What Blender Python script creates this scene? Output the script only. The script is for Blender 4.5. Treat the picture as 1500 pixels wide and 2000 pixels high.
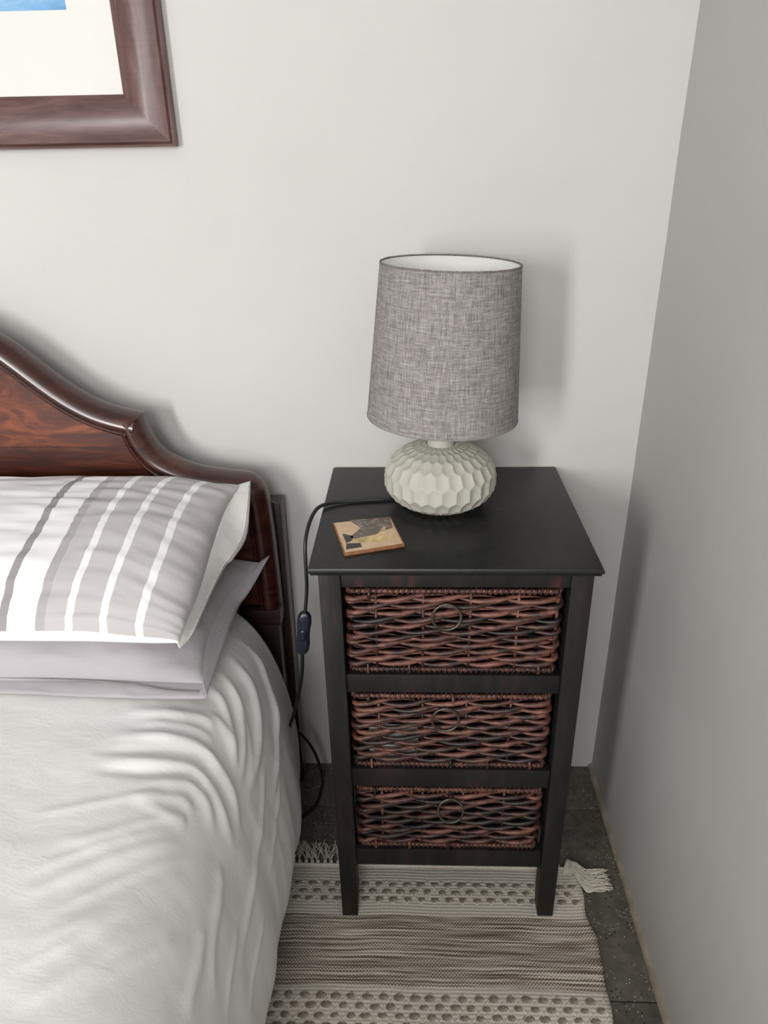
import bpy, bmesh, math, random
from mathutils import Vector, Matrix
from mathutils import noise as mn
PI = math.pi
C = bpy.context.scene.collection
for o in list(bpy.data.objects): bpy.data.objects.remove(o)

# ------------------------------------------------------------------ camera
cam_d = bpy.data.cameras.new('camera'); cam = bpy.data.objects.new('camera', cam_d); C.objects.link(cam)
YAW, PITCH, ROLL = (-0.039724, 0.446041, 0.017723)
cam_d.sensor_fit = 'VERTICAL'; cam_d.sensor_height = 36.0; cam_d.lens = 36.0*1423.951/2000.0
cam_d.clip_start = .05
def cam_matrix():
    cy, sy, cp, sp = math.cos(YAW), math.sin(YAW), math.cos(PITCH), math.sin(PITCH)
    f = Vector((sy*cp, cy*cp, -sp)); r = Vector((cy, -sy, 0)); d = f.cross(r)
    cr_, sr_ = math.cos(ROLL), math.sin(ROLL)
    r2 = cr_*r + sr_*d; d2 = -sr_*r + cr_*d
    m = Matrix((r2, -d2, -f)).transposed().to_4x4(); m.translation = Vector((-0.01657, -1.28345, 1.26718)); return m
cam.matrix_world = cam_matrix()
bpy.context.scene.camera = cam

# ------------------------------------------------------------------ light, sky, exposure
ROOM_X0, ROOM_Y0, ROOM_Z = -2.9, -2.9, 2.5       # left wall, wall behind the camera, ceiling
XR = 0.402                                       # right wall
WIN_AND_FILL = ((-1.60, -1.20, 0.72, 1.85, 64), (-0.75, 0.15, 1.20, 2.25, 29))   # a window, then an added fill opening, behind the camera: x0, x1, z0, z1, watts
scn = bpy.context.scene
w = bpy.data.worlds.new('sky'); scn.world = w; w.use_nodes = True
wb = w.node_tree.nodes['Background']; wb.inputs[0].default_value = (.75, .86, 1, 1); wb.inputs[1].default_value = 1.0
for x0_, x1_, z0_, z1_, watts in WIN_AND_FILL:
    ld = bpy.data.lights.new('window_and_fill_light', 'AREA'); ld.shape = 'RECTANGLE'; ld.size = x1_-x0_; ld.size_y = z1_-z0_  # daylight for the first opening, an added fill light for the second
    ld.energy = watts; ld.color = (1.0, .985, .97)
    lo = bpy.data.objects.new('window_and_fill_light', ld); C.objects.link(lo)
    lo.location = ((x0_+x1_)/2, ROOM_Y0-.06, (z0_+z1_)/2); lo.rotation_euler = (PI/2, 0, 0)
vs = scn.view_settings; vs.view_transform = 'Standard'; vs.look = 'None'; vs.gamma = 1; vs.use_curve_mapping = False; vs.exposure = 0.17
scn.cycles.use_denoising = True; scn.cycles.max_bounces = 8; scn.cycles.diffuse_bounces = 6
# ------------------------------------------------------------------ mesh helpers
class MB:
    def __init__(s): s.v=[]; s.f=[]; s.uv=None; s.smooth=True; s.mi=[]
    def add(s, vs, fs, mi=0):
        o=len(s.v); s.v+= [tuple(p) for p in vs]; s.f+=[tuple(i+o for i in f) for f in fs]; s.mi+=[mi]*len(fs); return s
    def grid(s, P, cu=False, cv=False, mi=0):
        n=len(P); m=len(P[0]); F=[]
        for i in range(n if cu else n-1):
            for j in range(m if cv else m-1):
                F.append((i*m+j, i*m+(j+1)%m, ((i+1)%n)*m+(j+1)%m, ((i+1)%n)*m+j))
        return s.add([p for r in P for p in r], F, mi)
    def box(s, a, b, mi=0):
        x0,y0,z0=a; x1,y1,z1=b
        return s.add([(x0,y0,z0),(x1,y0,z0),(x1,y1,z0),(x0,y1,z0),(x0,y0,z1),(x1,y0,z1),(x1,y1,z1),(x0,y1,z1)],
                     [(0,3,2,1),(4,5,6,7),(0,1,5,4),(1,2,6,5),(2,3,7,6),(3,0,4,7)], mi)
    def tube(s, pts, r, n=8, closed=False, caps=True, mi=0):
        pts=[Vector(p) for p in pts]; N=len(pts); rings=[]; up=None
        for i,p in enumerate(pts):
            a=pts[(i-1)%N] if closed or i>0 else p; b=pts[(i+1)%N] if closed or i<N-1 else p
            t=(b-a).normalized()
            if up is None: up=Vector((0,0,1)) if abs(t.z)<.8 else Vector((1,0,0))
            u=(up-t*up.dot(t))
            if u.length<1e-6: u=t.orthogonal()
            u.normalize(); w_=t.cross(u); up=u
            rr=r(i/(N-1)) if callable(r) else r
            rings.append([p+rr*(math.cos(2*PI*k/n)*u+math.sin(2*PI*k/n)*w_) for k in range(n)])
        o=len(s.v); s.grid(rings, cu=closed, cv=True, mi=mi)
        if caps and not closed:
            s.f.append(tuple(o+k for k in range(n))[::-1]); s.f.append(tuple(o+(N-1)*n+k for k in range(n))); s.mi+=[mi,mi]
        return s
    def lathe(s, prof, c, n=48, mi=0):
        return s.grid([[(c[0]+r*math.cos(2*PI*k/n), c[1]+r*math.sin(2*PI*k/n), c[2]+z) for k in range(n)] for r,z in prof], cv=True, mi=mi)
    def prism(s, poly, z0, z1, ax=2, mi=0):
        def P(a,b,c): return (a,b,c) if ax==2 else (a,c,b)
        n=len(poly); vs=[P(a,b,z0) for a,b in poly]+[P(a,b,z1) for a,b in poly]
        return s.add(vs, [tuple(range(n))[::-1], tuple(range(n,2*n))]+[(i,(i+1)%n,n+(i+1)%n,n+i) for i in range(n)], mi)
def world_loc(o):
    l=Vector(o.location)
    while o.parent: o=o.parent; l+=Vector(o.location)
    return l
def build(name, mb, mat, parent=None, origin=None, smooth=None, bevel=0, solid=0, sub=0, auto=None, up=False):
    me=bpy.data.meshes.new(name)
    org=world_loc(parent) if parent else Vector(origin or (0,0,0))
    me.from_pydata([(v[0]-org.x, v[1]-org.y, v[2]-org.z) for v in mb.v], [], mb.f); me.update()
    if mb.uv:
        ul=me.uv_layers.new(name='UVMap')
        for l in me.loops: ul.data[l.index].uv=mb.uv[l.vertex_index]
    bm=bmesh.new(); bm.from_mesh(me)
    if not mb.uv or len(mb.f)<20000: bmesh.ops.recalc_face_normals(bm, faces=bm.faces)
    if up and sum(f.normal.z*f.calc_area() for f in bm.faces)<0: bmesh.ops.reverse_faces(bm, faces=bm.faces)
    if bevel:
        bmesh.ops.bevel(bm, geom=[e for e in bm.edges if e.calc_face_angle(0)>.5], offset=bevel, segments=2, affect='EDGES', profile=.6)
    bm.to_mesh(me); bm.free()
    for m in (mat if isinstance(mat,(list,tuple)) else [mat]): me.materials.append(m)
    if isinstance(mat,(list,tuple)):
        for p,i in zip(me.polygons, mb.mi): p.material_index=i
    o=bpy.data.objects.new(name, me); C.objects.link(o)
    if parent: o.parent=parent
    else: o.location=org
    sf = smooth if smooth is not None else (bevel==0)
    for p in me.polygons: p.use_smooth = sf or bevel>0
    if auto is not None: me.set_sharp_from_angle(angle=math.radians(auto))
    elif bevel: me.set_sharp_from_angle(angle=math.radians(50))
    if solid:
        m=o.modifiers.new('solid','SOLIDIFY'); m.thickness=solid; m.offset=-1
    if sub:
        m=o.modifiers.new('sub','SUBSURF'); m.levels=sub; m.render_levels=sub
    return o
def tag(o, label=None, cat=None, group=None, kind=None):
    for k,v in (('label',label),('category',cat),('group',group),('kind',kind)):
        if v: o[k]=v
    return o
def thing(name, label, cat, loc, group=None):
    o=bpy.data.objects.new(name, None); C.objects.link(o); o.location=loc; o.empty_display_size=.05
    return tag(o,label,cat,group)
def box(name, a, b, mat, parent=None, bevel=.0015): return build(name, MB().box(a,b), mat, parent, bevel=bevel, origin=None if parent else a)
def smooth(a,b,x):
    t=min(max((x-a)/(b-a),0),1); return t*t*(3-2*t)
def catmull(P, n=8, closed=False):
    out=[]; N=len(P)
    for i in range(N if closed else N-1):
        g=(lambda k: P[k%N]) if closed else (lambda k: P[min(max(k,0),N-1)])
        a,b,c,d=g(i-1),g(i),g(i+1),g(i+2)
        for j in range(n):
            t=j/n; out.append(tuple(.5*(2*q+(r-p)*t+(2*p-5*q+4*r-s_)*t*t+(-p+3*q-3*r+s_)*t**3) for p,q,r,s_ in zip(a,b,c,d)))
    if not closed: out.append(tuple(P[-1]))
    return out
def nz(x,y,z=0.0): return mn.noise(Vector((x,y,z)))

# ------------------------------------------------------------------ material helpers
class NT:
    def __init__(s, name):
        s.m=bpy.data.materials.new(name); s.m.use_nodes=True; s.t=s.m.node_tree; s.b=s.t.nodes['Principled BSDF']
    def n(s, typ, **kw):
        q=s.t.nodes.new(typ)
        for k,v in kw.items():
            if k.startswith('i_'): q.inputs[k[2:].replace('_',' ')].default_value=v
            else: setattr(q,k,v)
        return q
    def l(s,a,b): s.t.links.new(a,b)
    def set(s,**kw):
        for k,v in kw.items(): s.b.inputs[k.replace('_',' ')].default_value=v
        return s
    def obj(s): return s.n('ShaderNodeTexCoord').outputs['Object']
    def uv(s): return s.n('ShaderNodeTexCoord').outputs['UV']
    def map(s, vec, scale=(1,1,1), loc=(0,0,0), rot=(0,0,0)):
        q=s.n('ShaderNodeMapping'); q.inputs['Scale'].default_value=scale; q.inputs['Location'].default_value=loc; q.inputs['Rotation'].default_value=rot
        s.l(vec,q.inputs['Vector']); return q.outputs[0]
    def noise(s, vec, scale, detail=3, rough=.55, dist=0):
        q=s.n('ShaderNodeTexNoise'); q.inputs['Scale'].default_value=scale; q.inputs['Detail'].default_value=detail; q.inputs['Roughness'].default_value=rough; q.inputs['Distortion'].default_value=dist
        s.l(vec,q.inputs['Vector']); return q.outputs['Fac']
    def ramp(s, fac, stops, interp='LINEAR'):
        q=s.n('ShaderNodeValToRGB'); e=q.color_ramp.elements; q.color_ramp.interpolation=interp
        while len(e)<len(stops): e.new(.5)
        for a,(p,c) in zip(e,stops): a.position=p; a.color=(*c,1) if len(c)==3 else c
        s.l(fac,q.inputs[0]); return q.outputs[0]
    def math(s, op, a, b=None, c=None):
        q=s.n('ShaderNodeMath', operation=op)
        for i,x in enumerate((a,b,c)):
            if x is None: continue
            if isinstance(x,(int,float)): q.inputs[i].default_value=x
            else: s.l(x,q.inputs[i])
        return q.outputs[0]
    def mix(s, fac, a, b, typ='MIX'):
        q=s.n('ShaderNodeMix', data_type='RGBA', blend_type=typ)
        for i,x in ((0,fac),(6,a),(7,b)):
            if isinstance(x,(int,float)): q.inputs[i].default_value=x
            elif isinstance(x,tuple): q.inputs[i].default_value=(*x,1)
            else: s.l(x,q.inputs[i])
        return q.outputs[2]
    def col(s,x): s.l(x,s.b.inputs['Base Color']); return s
    def bump(s, h, dist=.001, strength=1.0):
        q=s.n('ShaderNodeBump'); q.inputs['Distance'].default_value=dist; q.inputs['Strength'].default_value=strength
        s.l(h,q.inputs['Height']); s.l(q.outputs[0],s.b.inputs['Normal']); return s
    def sep(s,v):
        q=s.n('ShaderNodeSeparateXYZ'); s.l(v,q.inputs[0]); return q.outputs
def simple(name, c, rough=.5, metal=0, spec=.5, var=.12, scale=60):
    t=NT(name); f=t.noise(t.obj(),scale,3)
    t.col(t.ramp(f,[(.3,tuple(x*(1-var) for x in c)),(.7,tuple(min(1,x*(1+var)) for x in c))]))
    t.set(Roughness=rough, Metallic=metal); t.b.inputs['Specular IOR Level'].default_value=spec
    return t.m

# ------------------------------------------------------------------ materials
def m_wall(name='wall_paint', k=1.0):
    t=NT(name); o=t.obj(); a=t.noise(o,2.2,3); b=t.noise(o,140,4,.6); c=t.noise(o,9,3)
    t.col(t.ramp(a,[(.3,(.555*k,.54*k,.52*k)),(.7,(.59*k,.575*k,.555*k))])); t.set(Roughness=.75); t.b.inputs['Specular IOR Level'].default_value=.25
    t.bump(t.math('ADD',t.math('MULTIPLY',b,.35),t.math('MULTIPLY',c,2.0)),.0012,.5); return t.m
def m_terrazzo():
    t=NT('terrazzo'); o=t.obj()
    col=t.ramp(t.noise(o,35,6,.7),[(.3,(.065,.059,.047)),(.5,(.11,.10,.08)),(.72,(.165,.147,.118))])
    for sc,th,cc,k in ((170,.21,(.42,.40,.35),1),(95,.14,(.36,.34,.30),2),(120,.20,(.012,.012,.012),3),(75,.13,(.17,.10,.06),4)):
        v=t.n('ShaderNodeTexVoronoi'); v.inputs['Scale'].default_value=sc; t.l(t.map(o,loc=(k*.37,k*.11,0)),v.inputs['Vector'])
        patch=t.math('GREATER_THAN',t.noise(t.map(o,loc=(k,0,0)),14,2),.5 if k<3 else .42)
        t_=t.math('MULTIPLY',t.math('LESS_THAN',v.outputs['Distance'],th),patch)
        r=t.sep(v.outputs['Color'])[0]; t_=t.math('MULTIPLY',t_,t.math('GREATER_THAN',r,.45))
        col=t.mix(t_,col,cc)
    t.col(col); t.set(Roughness=.5); return t.m
def m_mahogany(name, lo, mid, hi, rough, rot=(0,0,0), sc=(3,8,26), coat=.35):
    t=NT(name); o=t.map(t.obj(),rot=rot); v=t.map(o,sc); f=t.noise(v,1.6,5,.62,1.9); g=t.noise(t.map(o,(6,40,120)),2,3)
    c=t.ramp(t.math('ADD',t.math('MULTIPLY',f,.85),t.math('MULTIPLY',g,.15)),[(.3,lo),(.52,mid),(.74,hi)])
    t.col(c); t.set(Roughness=rough); t.b.inputs['Coat Weight'].default_value=coat; t.b.inputs['Coat Roughness'].default_value=.25
    t.bump(g,.0003,.4); return t.m
def m_black_wood(name='black_stained_wood', red=.5, rough=.5, base=(.0075,.0075,.007)):
    t=NT(name); o=t.obj(); f=t.noise(t.map(o,(14,14,3)),2.2,5,.65); g=t.noise(t.map(o,(90,90,9)),3,3)
    c=t.ramp(f,[(.40,base),(.55,tuple(x*1.6 for x in base)),(.74,(.011+.05*red,.010+.010*red,.01+.010*red))])
    t.col(c); t.set(Roughness=rough); t.b.inputs['Specular IOR Level'].default_value=.35; t.bump(g,.0004,.5); return t.m
def m_fabric_shade():
    t=NT('linen_weave'); u=t.uv()
    a=t.noise(t.map(u,(60,1000,1)),1,3,.7); b=t.noise(t.map(u,(1000,60,1),loc=(3,1,0)),1,3,.7); c=t.noise(t.map(u,(900,900,1)),1,1)
    d=t.noise(t.map(u,(22,280,1)),1,2); e=t.noise(t.map(u,(280,22,1)),1,2)
    s=t.math('ADD',t.math('ADD',t.math('MULTIPLY',a,.30),t.math('MULTIPLY',b,.28)),t.math('ADD',t.math('MULTIPLY',c,.14),t.math('MULTIPLY',t.math('ADD',d,e),.14)))
    t.col(t.ramp(s,[(.36,(.075,.066,.063)),(.47,(.20,.182,.175)),(.53,(.31,.287,.278)),(.64,(.55,.52,.505))]))
    t.set(Roughness=.9); t.b.inputs['Specular IOR Level'].default_value=.15; t.bump(s,.0008,.5); return t.m
def m_cotton(name, c1, c2, scale=3, bump=.0006):
    t=NT(name); o=t.obj(); a=t.noise(o,scale,3); w_=t.noise(o,900,2); cr=t.noise(t.map(o,(1,1.6,1)),22,5,.62,.4)
    t.col(t.ramp(a,[(.35,c1),(.65,c2)])); t.set(Roughness=.85); t.b.inputs['Specular IOR Level'].default_value=.2
    t.b.inputs['Sheen Weight'].default_value=.15
    t.bump(t.math('ADD',t.math('MULTIPLY',w_,.10),cr),bump*4,.5); return t.m
def m_stripes():
    # uv.x = metres from the right end of the stuffing, uv.y = 0 back .. 1 front
    t=NT('striped_pillowcase'); u=t.uv(); x,y,_=t.sep(u); G=(.50,.475,.475); W=(.80,.795,.795); D=(.32,.30,.305)
    wob=t.math('ADD',x,t.math('MULTIPLY',t.math('SUBTRACT',t.noise(t.map(u,(4,6,1)),1,2),.5),.003))
    L=.36; st=[0,.047,.058,.099,.110,.150,.161,.190,.204,.247,.259]
    cols=[G,W,G,W,G,W,G,(.41,.39,.39),W,D,W]
    # order from the right end: grey, white, grey, white, grey, white, grey, dark edge, white, dark, white
    c=t.ramp(t.math('DIVIDE',wob,L),[(a/L,b) for a,b in zip(st,cols)],'CONSTANT')
    c=t.mix(t.math('GREATER_THAN',y,.978),c,W)
    weave=t.noise(t.map(u,(1800,700,1)),1,2); cr=t.noise(t.map(u,(40,10,1)),1,4,.6,.5)
    c=t.mix(.10,c,t.ramp(weave,[(.3,(.3,.3,.3)),(.7,(1,1,1))]),'MULTIPLY')
    t.col(c); t.set(Roughness=.8); t.b.inputs['Specular IOR Level'].default_value=.2; t.bump(t.math('ADD',cr,t.math('MULTIPLY',weave,.1)),.0012,.5); return t.m
def m_willow():
    t=NT('stained_willow'); o=t.obj(); r=t.n('ShaderNodeObjectInfo').outputs['Random']
    f=t.math('ADD',t.math('MULTIPLY',t.noise(t.map(o,(30,30,70)),1.5,4,.65),.78),t.math('MULTIPLY',r,.22))
    c=t.ramp(f,[(.37,(.006,.005,.004)),(.46,(.030,.012,.009)),(.56,(.105,.038,.028)),(.72,(.22,.088,.060))])
    t.col(c); t.set(Roughness=.48); t.bump(t.noise(t.map(o,(40,300,300)),1,3),.0004,.4); return t.m
def m_rug():
    t=NT('woven_cotton_rug'); o=t.map(t.obj(),loc=(0,-.8,0)); x,y,z=t.sep(o)
    yy=t.math('ADD',y,t.math('MULTIPLY',t.math('SUBTRACT',t.noise(t.map(o,(5,3,1)),1,2),.5),.012))
    m=t.math('FLOORED_MODULO',t.math('SUBTRACT',-.384,yy),.215); band=t.math('MULTIPLY',t.math('LESS_THAN',m,.132),t.math('LESS_THAN',yy,-.36))
    cv=t.n('ShaderNodeCombineXYZ'); t.l(t.math('MULTIPLY',x,5.0),cv.inputs[0]); t.l(t.math('MULTIPLY',yy,230),cv.inputs[1])
    line=t.noise(cv.outputs[0],1,3,.7)
    rowf=t.math('MULTIPLY',yy,2*PI/.0066); row=t.math('FLOOR',t.math('DIVIDE',yy,.0033))
    bead=t.math('SINE',t.math('ADD',t.math('MULTIPLY',x,2*PI/.0058),t.math('MULTIPLY',row,PI)))
    s=t.math('ADD',line,t.math('MULTIPLY',bead,.085))
    stripe=t.ramp(s,[(.38,(.13,.10,.08)),(.46,(.27,.22,.18)),(.53,(.50,.445,.38)),(.62,(.68,.63,.56))])
    cream=t.ramp(t.noise(t.map(o,(300,900,1)),1,3),[(.3,(.58,.53,.46)),(.7,(.72,.67,.595))])
    t.col(t.mix(band,cream,stripe)); t.set(Roughness=.95); t.b.inputs['Specular IOR Level'].default_value=.1
    t.bump(t.math('ADD',t.math('MULTIPLY',t.math('SINE',rowf),.5),t.math('ADD',t.math('MULTIPLY',bead,.4),t.noise(o,700,2))),.0011,.7); return t.m
def m_print():
    t=NT('blue_print'); o=t.obj(); f=t.noise(t.map(o,(3,1,12)),3,5,.6,.6)
    t.col(t.ramp(f,[(.3,(.10,.27,.50)),(.5,(.16,.36,.60)),(.7,(.33,.52,.70))])); t.set(Roughness=.6); return t.m
def m_marble():
    t=NT('grey_bark_veneer'); o=t.obj(); f=t.noise(t.map(o,(60,110,1)),1,5,.65,1.5)
    t.col(t.ramp(f,[(.34,(.045,.028,.022)),(.5,(.15,.115,.095)),(.6,(.24,.20,.175)),(.72,(.42,.35,.28))])); t.set(Roughness=.35); return t.m
M=dict(
 wall=m_wall(), wall_dim=m_wall('wall_paint_dim',.8), wall_dark=m_wall('wall_paint_dark',.4), wall_shaded=m_wall('wall_paint_shaded',.84), terrazzo=m_terrazzo(),
 mahogany=m_mahogany('mahogany_panel',(.022,.005,.003),(.095,.020,.008),(.30,.082,.026),.30,sc=(3.2,8,13)),
 mahogany_rail=m_mahogany('mahogany_rail',(.014,.004,.003),(.055,.012,.006),(.13,.034,.014),.30,sc=(3,8,26)),  # shade of a down-facing bevel put into darker rail colours
 mahogany_dark=m_mahogany('mahogany_moulding',(.014,.004,.003),(.040,.010,.007),(.085,.022,.012),.30,coat=.6),
 mahogany_post=m_mahogany('mahogany_post',(.008,.004,.003),(.018,.007,.005),(.035,.011,.007),.35),
 frame_wood=m_mahogany('picture_frame_wood',(.060,.027,.027),(.118,.062,.058),(.185,.108,.100),.42,coat=.15),
 frame_wood_up=m_mahogany('picture_frame_wood_upright',(.060,.027,.027),(.118,.062,.058),(.185,.108,.100),.42,sc=(26,8,3),coat=.15),
 frame_edge=simple('frame_dark_edge',(.028,.018,.017),.5),
 mat=simple('picture_mat',(.70,.69,.655),.8,var=.02,scale=8), print=m_print(),
 black=m_black_wood(), black_red=m_black_wood('black_stained_wood_worn',1.0), top=m_black_wood('black_satin_top',.06,.33,(.008,.0085,.0078)),
 linen=m_fabric_shade(), lining=simple('shade_lining',(.80,.80,.78),.7,var=.02), trim=simple('shade_rim_binding',(.17,.155,.14),.9,var=.4,scale=400),
 ceramic=simple('grey_white_ceramic',(.46,.445,.395),.62,spec=.3,var=.03,scale=30), metal=simple('dull_metal',(.35,.34,.32),.35,1), bulb=simple('bulb_glass',(.85,.85,.83),.25,var=.01),
 brass=simple('aged_brass',(.16,.12,.06),.4,.8), ring=simple('dark_bronze',(.10,.09,.07),.4,.7,var=.4),
 cord=simple('black_cord',(.010,.012,.012),.4), switch=simple('black_plastic',(.010,.014,.020),.3),
 sheet=m_cotton('white_cotton_cover',(.745,.735,.715),(.79,.785,.77)), mattress=m_cotton('white_fitted_sheet',(.76,.75,.73),(.80,.79,.77)),
 grey=m_cotton('grey_cotton',(.37,.345,.365),(.42,.395,.415),5), stripes=m_stripes(), flange=m_cotton('pale_cotton_flange',(.60,.585,.565),(.68,.665,.645),5),
 seam=simple('seam_thread',(.22,.20,.20),.9),
 willow=m_willow(), dark_inside=simple('dark_willow_base',(.012,.008,.006),.8), white_paper=simple('white_paper',(.80,.84,.80),.7),
 rug=m_rug(), cream=simple('cream_cotton_yarn',(.66,.61,.535),.95,var=.12,scale=200,spec=.1), tuft=simple('brown_grey_yarn',(.26,.22,.185),.95,var=.55,scale=260,spec=.1),
 birch=simple('pale_birch_veneer',(.66,.47,.29),.4,var=.1,scale=90), birch_edge=simple('coaster_edge_wood',(.25,.105,.048),.45,var=.25,scale=90),
 gold=simple('golden_veneer',(.55,.42,.20),.35,var=.45,scale=70), bark=m_marble(), darkveneer=simple('dark_brown_veneer',(.030,.022,.018),.35,var=.3,scale=80),
 plaster=simple('plaster_edge',(.29,.25,.19),.8,var=.25,scale=30), white=simple('white_gloss_paint',(.75,.75,.73),.4,var=.03), ceiling=simple('ceiling_white',(.84,.83,.82),.8,var=.02,scale=4),
)
# ------------------------------------------------------------------ room
def wavy_wall(name, a, b, mat, thick, axis, sgn):
    # upright plaster wall of real thickness whose face is slightly uneven; axis 0: plane x=const, 1: plane y=const
    n=60; m=50; F=[]; B=[]
    for i in range(n+1):
        r=[]; q=[]
        for j in range(m+1):
            h=a[0]+(b[0]-a[0])*i/n; z=a[1]+(b[1]-a[1])*j/m
            d=.0025*nz(h*1.7,z*1.5,3.1 if axis else 7.7)+.0012*nz(h*6,z*5,1.1)
            r.append((a[2]+sgn*(d), h, z) if axis==0 else (h, a[2]+sgn*d, z))
            q.append((a[2]-sgn*thick, h, z) if axis==0 else (h, a[2]-sgn*thick, z))
        F.append(r); B.append(q)
    mb=MB().grid(F).grid(B)
    N=(n+1)*(m+1)
    ring=[i*(m+1) for i in range(n+1)]+[n*(m+1)+j for j in range(1,m+1)]+[i*(m+1)+m for i in range(n-1,-1,-1)]+[j for j in range(m-1,0,-1)]
    for k in range(len(ring)):
        p=ring[k]; q=ring[(k+1)%len(ring)]; mb.f.append((p,q,q+N,p+N)); mb.mi.append(0)
    return tag(build(name, mb, mat, auto=40), kind='structure')
wavy_wall('wall_back',(ROOM_X0,-.1,.0),(XR+.1,ROOM_Z),M['wall'],.15,1,-1)
wavy_wall('wall_right',(ROOM_Y0,-.1,XR),(.0,ROOM_Z),M['wall_shaded'],.1,0,-1)  # same paint as the back wall, its dimmer light put into the colour
tag(box('wall_left',(ROOM_X0-.1,ROOM_Y0,0),(ROOM_X0,0,ROOM_Z),M['wall_dim'],bevel=0),kind='structure')  # unseen wall, toned down to cut bounce light
fw=MB(); y0,y1=ROOM_Y0-.15,ROOM_Y0
xs_w=[ROOM_X0]
for x0_,x1_,z0_,z1_,_ in WIN_AND_FILL:
    fw.box((xs_w[-1],y0,0),(x0_,y1,ROOM_Z)).box((x0_,y0,0),(x1_,y1,z0_)).box((x0_,y0,z1_),(x1_,y1,ROOM_Z)); xs_w.append(x1_)
fw.box((xs_w[-1],y0,0),(XR,y1,ROOM_Z))
tag(build('wall_front',fw,M['wall_dark'],smooth=False),kind='structure')  # unseen wall, made dark to cut bounce from behind the camera
tag(box('ceiling',(ROOM_X0,ROOM_Y0,ROOM_Z),(XR,0,ROOM_Z+.1),M['ceiling'],bevel=0),kind='structure')
for k,(x0_,x1_,z0_,z1_,_) in enumerate(WIN_AND_FILL):
    wf=bpy.data.objects.new('window_and_fill_%d'%(k+1),None); C.objects.link(wf); wf.location=((x0_+x1_)/2,ROOM_Y0-.02,z0_); tag(wf,kind='structure')  # the second frame is added around the fill light
    for nm,xa,xb,za,zb in (('jamb',x0_,x0_+.03,z0_,z1_),('jamb',x1_-.03,x1_,z0_,z1_),('head_rail',x0_+.03,x1_-.03,z1_-.03,z1_),('sill',x0_+.03,x1_-.03,z0_,z0_+.02)):
        box(nm,(xa,ROOM_Y0-.05,za),(xb,ROOM_Y0-.001,zb),M['white'],wf)
floor=build('floor',MB().box((ROOM_X0,ROOM_Y0,-.10),(XR,0,-.006)),simple('tile_grout',(.10,.085,.065),.9,var=.3),smooth=False); tag(floor,kind='structure')
tile_me=None; TS=.4
for i in range(9):
    for j in range(9):
        x0=XR-(i+1)*TS; y0=-.127+TS-(j+1)*TS
        if x0+TS<ROOM_X0+.05 or y0<ROOM_Y0: continue
        g=.0012
        yt=min(y0+TS-g,-.0005); o=build('tile',MB().box((max(x0,ROOM_X0)+g,y0+g,-.012),(x0+TS-g*(i>0),yt,0)),M['terrazzo'],floor,bevel=.0012)
# plaster fillet along the foot of the right wall
T=MB(); R_=[]
for k in range(90):
    y=-.002-k*.039; w_=.0085+.003*nz(y*9,2)+.0015*nz(y*33,5); h=.010+.003*nz(y*7,9)
    R_.append([(XR-w_,y,.0),(XR-w_*.9,y,h*.55),(XR-w_*.35,y,h),(XR+.006,y,h*1.15),(XR+.006,y,0)])
tag(build('trim_1',T.grid(R_,cv=True),M['plaster'],auto=40),kind='structure')

# ------------------------------------------------------------------ bed with shaped headboard
BX=-1.0
bed=thing('bed','dark red mahogany bed with a scrolled headboard against the wall','bed',(BX,-.06,0))
up=[(-1.0,1.105),(-.93,1.10),(-.85,1.085),(-.77,1.052),(-.7014,1.0142),(-.6717,.9905),(-.6431,.9645),(-.6134,.938),(-.5817,.9145),(-.5496,.8972),(-.5158,.8855),(-.4851,.8783)]
dn=[(-.4851,.8783),(-.4815,.858),(-.4725,.832),(-.455,.8075),(-.4208,.7875),(-.3853,.776),(-.3397,.7685),(-.313,.7655),(-.296,.7585),(-.284,.742),(-.2775,.715),(-.274,.66),(-.2725,.60),(-.2715,.54),(-.271,.497)]
out=[p for p in catmull(up,6)][:-1]; k0=len(out); out+=catmull(dn,6)
def offset(pl, d):
    res=[]
    for i,p in enumerate(pl):
        a=pl[max(i-1,0)]; b=pl[min(i+1,len(pl)-1)]
        if i==0: a=(2*p[0]-b[0],b[1])
        def nrm(s_,e): 
            dx,dz=e[0]-s_[0],e[1]-s_[1]; l=math.hypot(dx,dz) or 1; return (dz/l,-dx/l)   # right of travel = inward (down)
        n1=nrm(a,p) if i>0 else nrm(a,b); n2=nrm(p,b) if i<len(pl)-1 else n1
        nx,nz_=n1[0]+n2[0],n1[1]+n2[1]; l=math.hypot(nx,nz_); c=l/2; k=1/max(c,.55)
        # travel goes left to right, so inward (down) is the negative of the left normal
        res.append((p[0]+d*k*nx/l*(-1)*-1, p[1]+d*k*nz_/l))
    return res
def inward(d): return offset(out,d)
prof_m=[(-.058,.003),(-.064,-.003),(-.074,-.005),(-.085,-.004),(-.095,-.0003),(-.103,.005),(-.109,.0115),(-.1115,.018),(-.1105,.023),(-.106,.0265),(-.102,.028),(-.105,.0295),(-.1065,.032),(-.1045,.035),(-.095,.036),(-.058,.034)]
def sweep(side):
    rows=[]
    cache=[[ (2*BX-x if side<0 else x, y, z) for x,z in inward(d)] for y,d in prof_m]
    for i in range(len(out)): rows.append([c[i] for c in cache])
    return rows
for sd in (1,-1):
    rows=sweep(sd); mb=MB().grid(rows[:k0+1],cv=True); build('moulding',mb,M['mahogany_dark'],bed,auto=60)
    mb=MB().grid(rows[k0:],cv=True); n=len(prof_m); mb.f.append(tuple(range((len(rows)-k0-1)*n,(len(rows)-k0)*n))); mb.mi.append(0)
    build('moulding',mb,M['mahogany_dark'],bed,auto=60)
inn=[p for p in inward(.012) if min(math.hypot(p[0]-q[0],p[1]-q[1]) for q in out)>.0108]; poly=[p for p in inn if p[1]>.80]
ZR=.826
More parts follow.
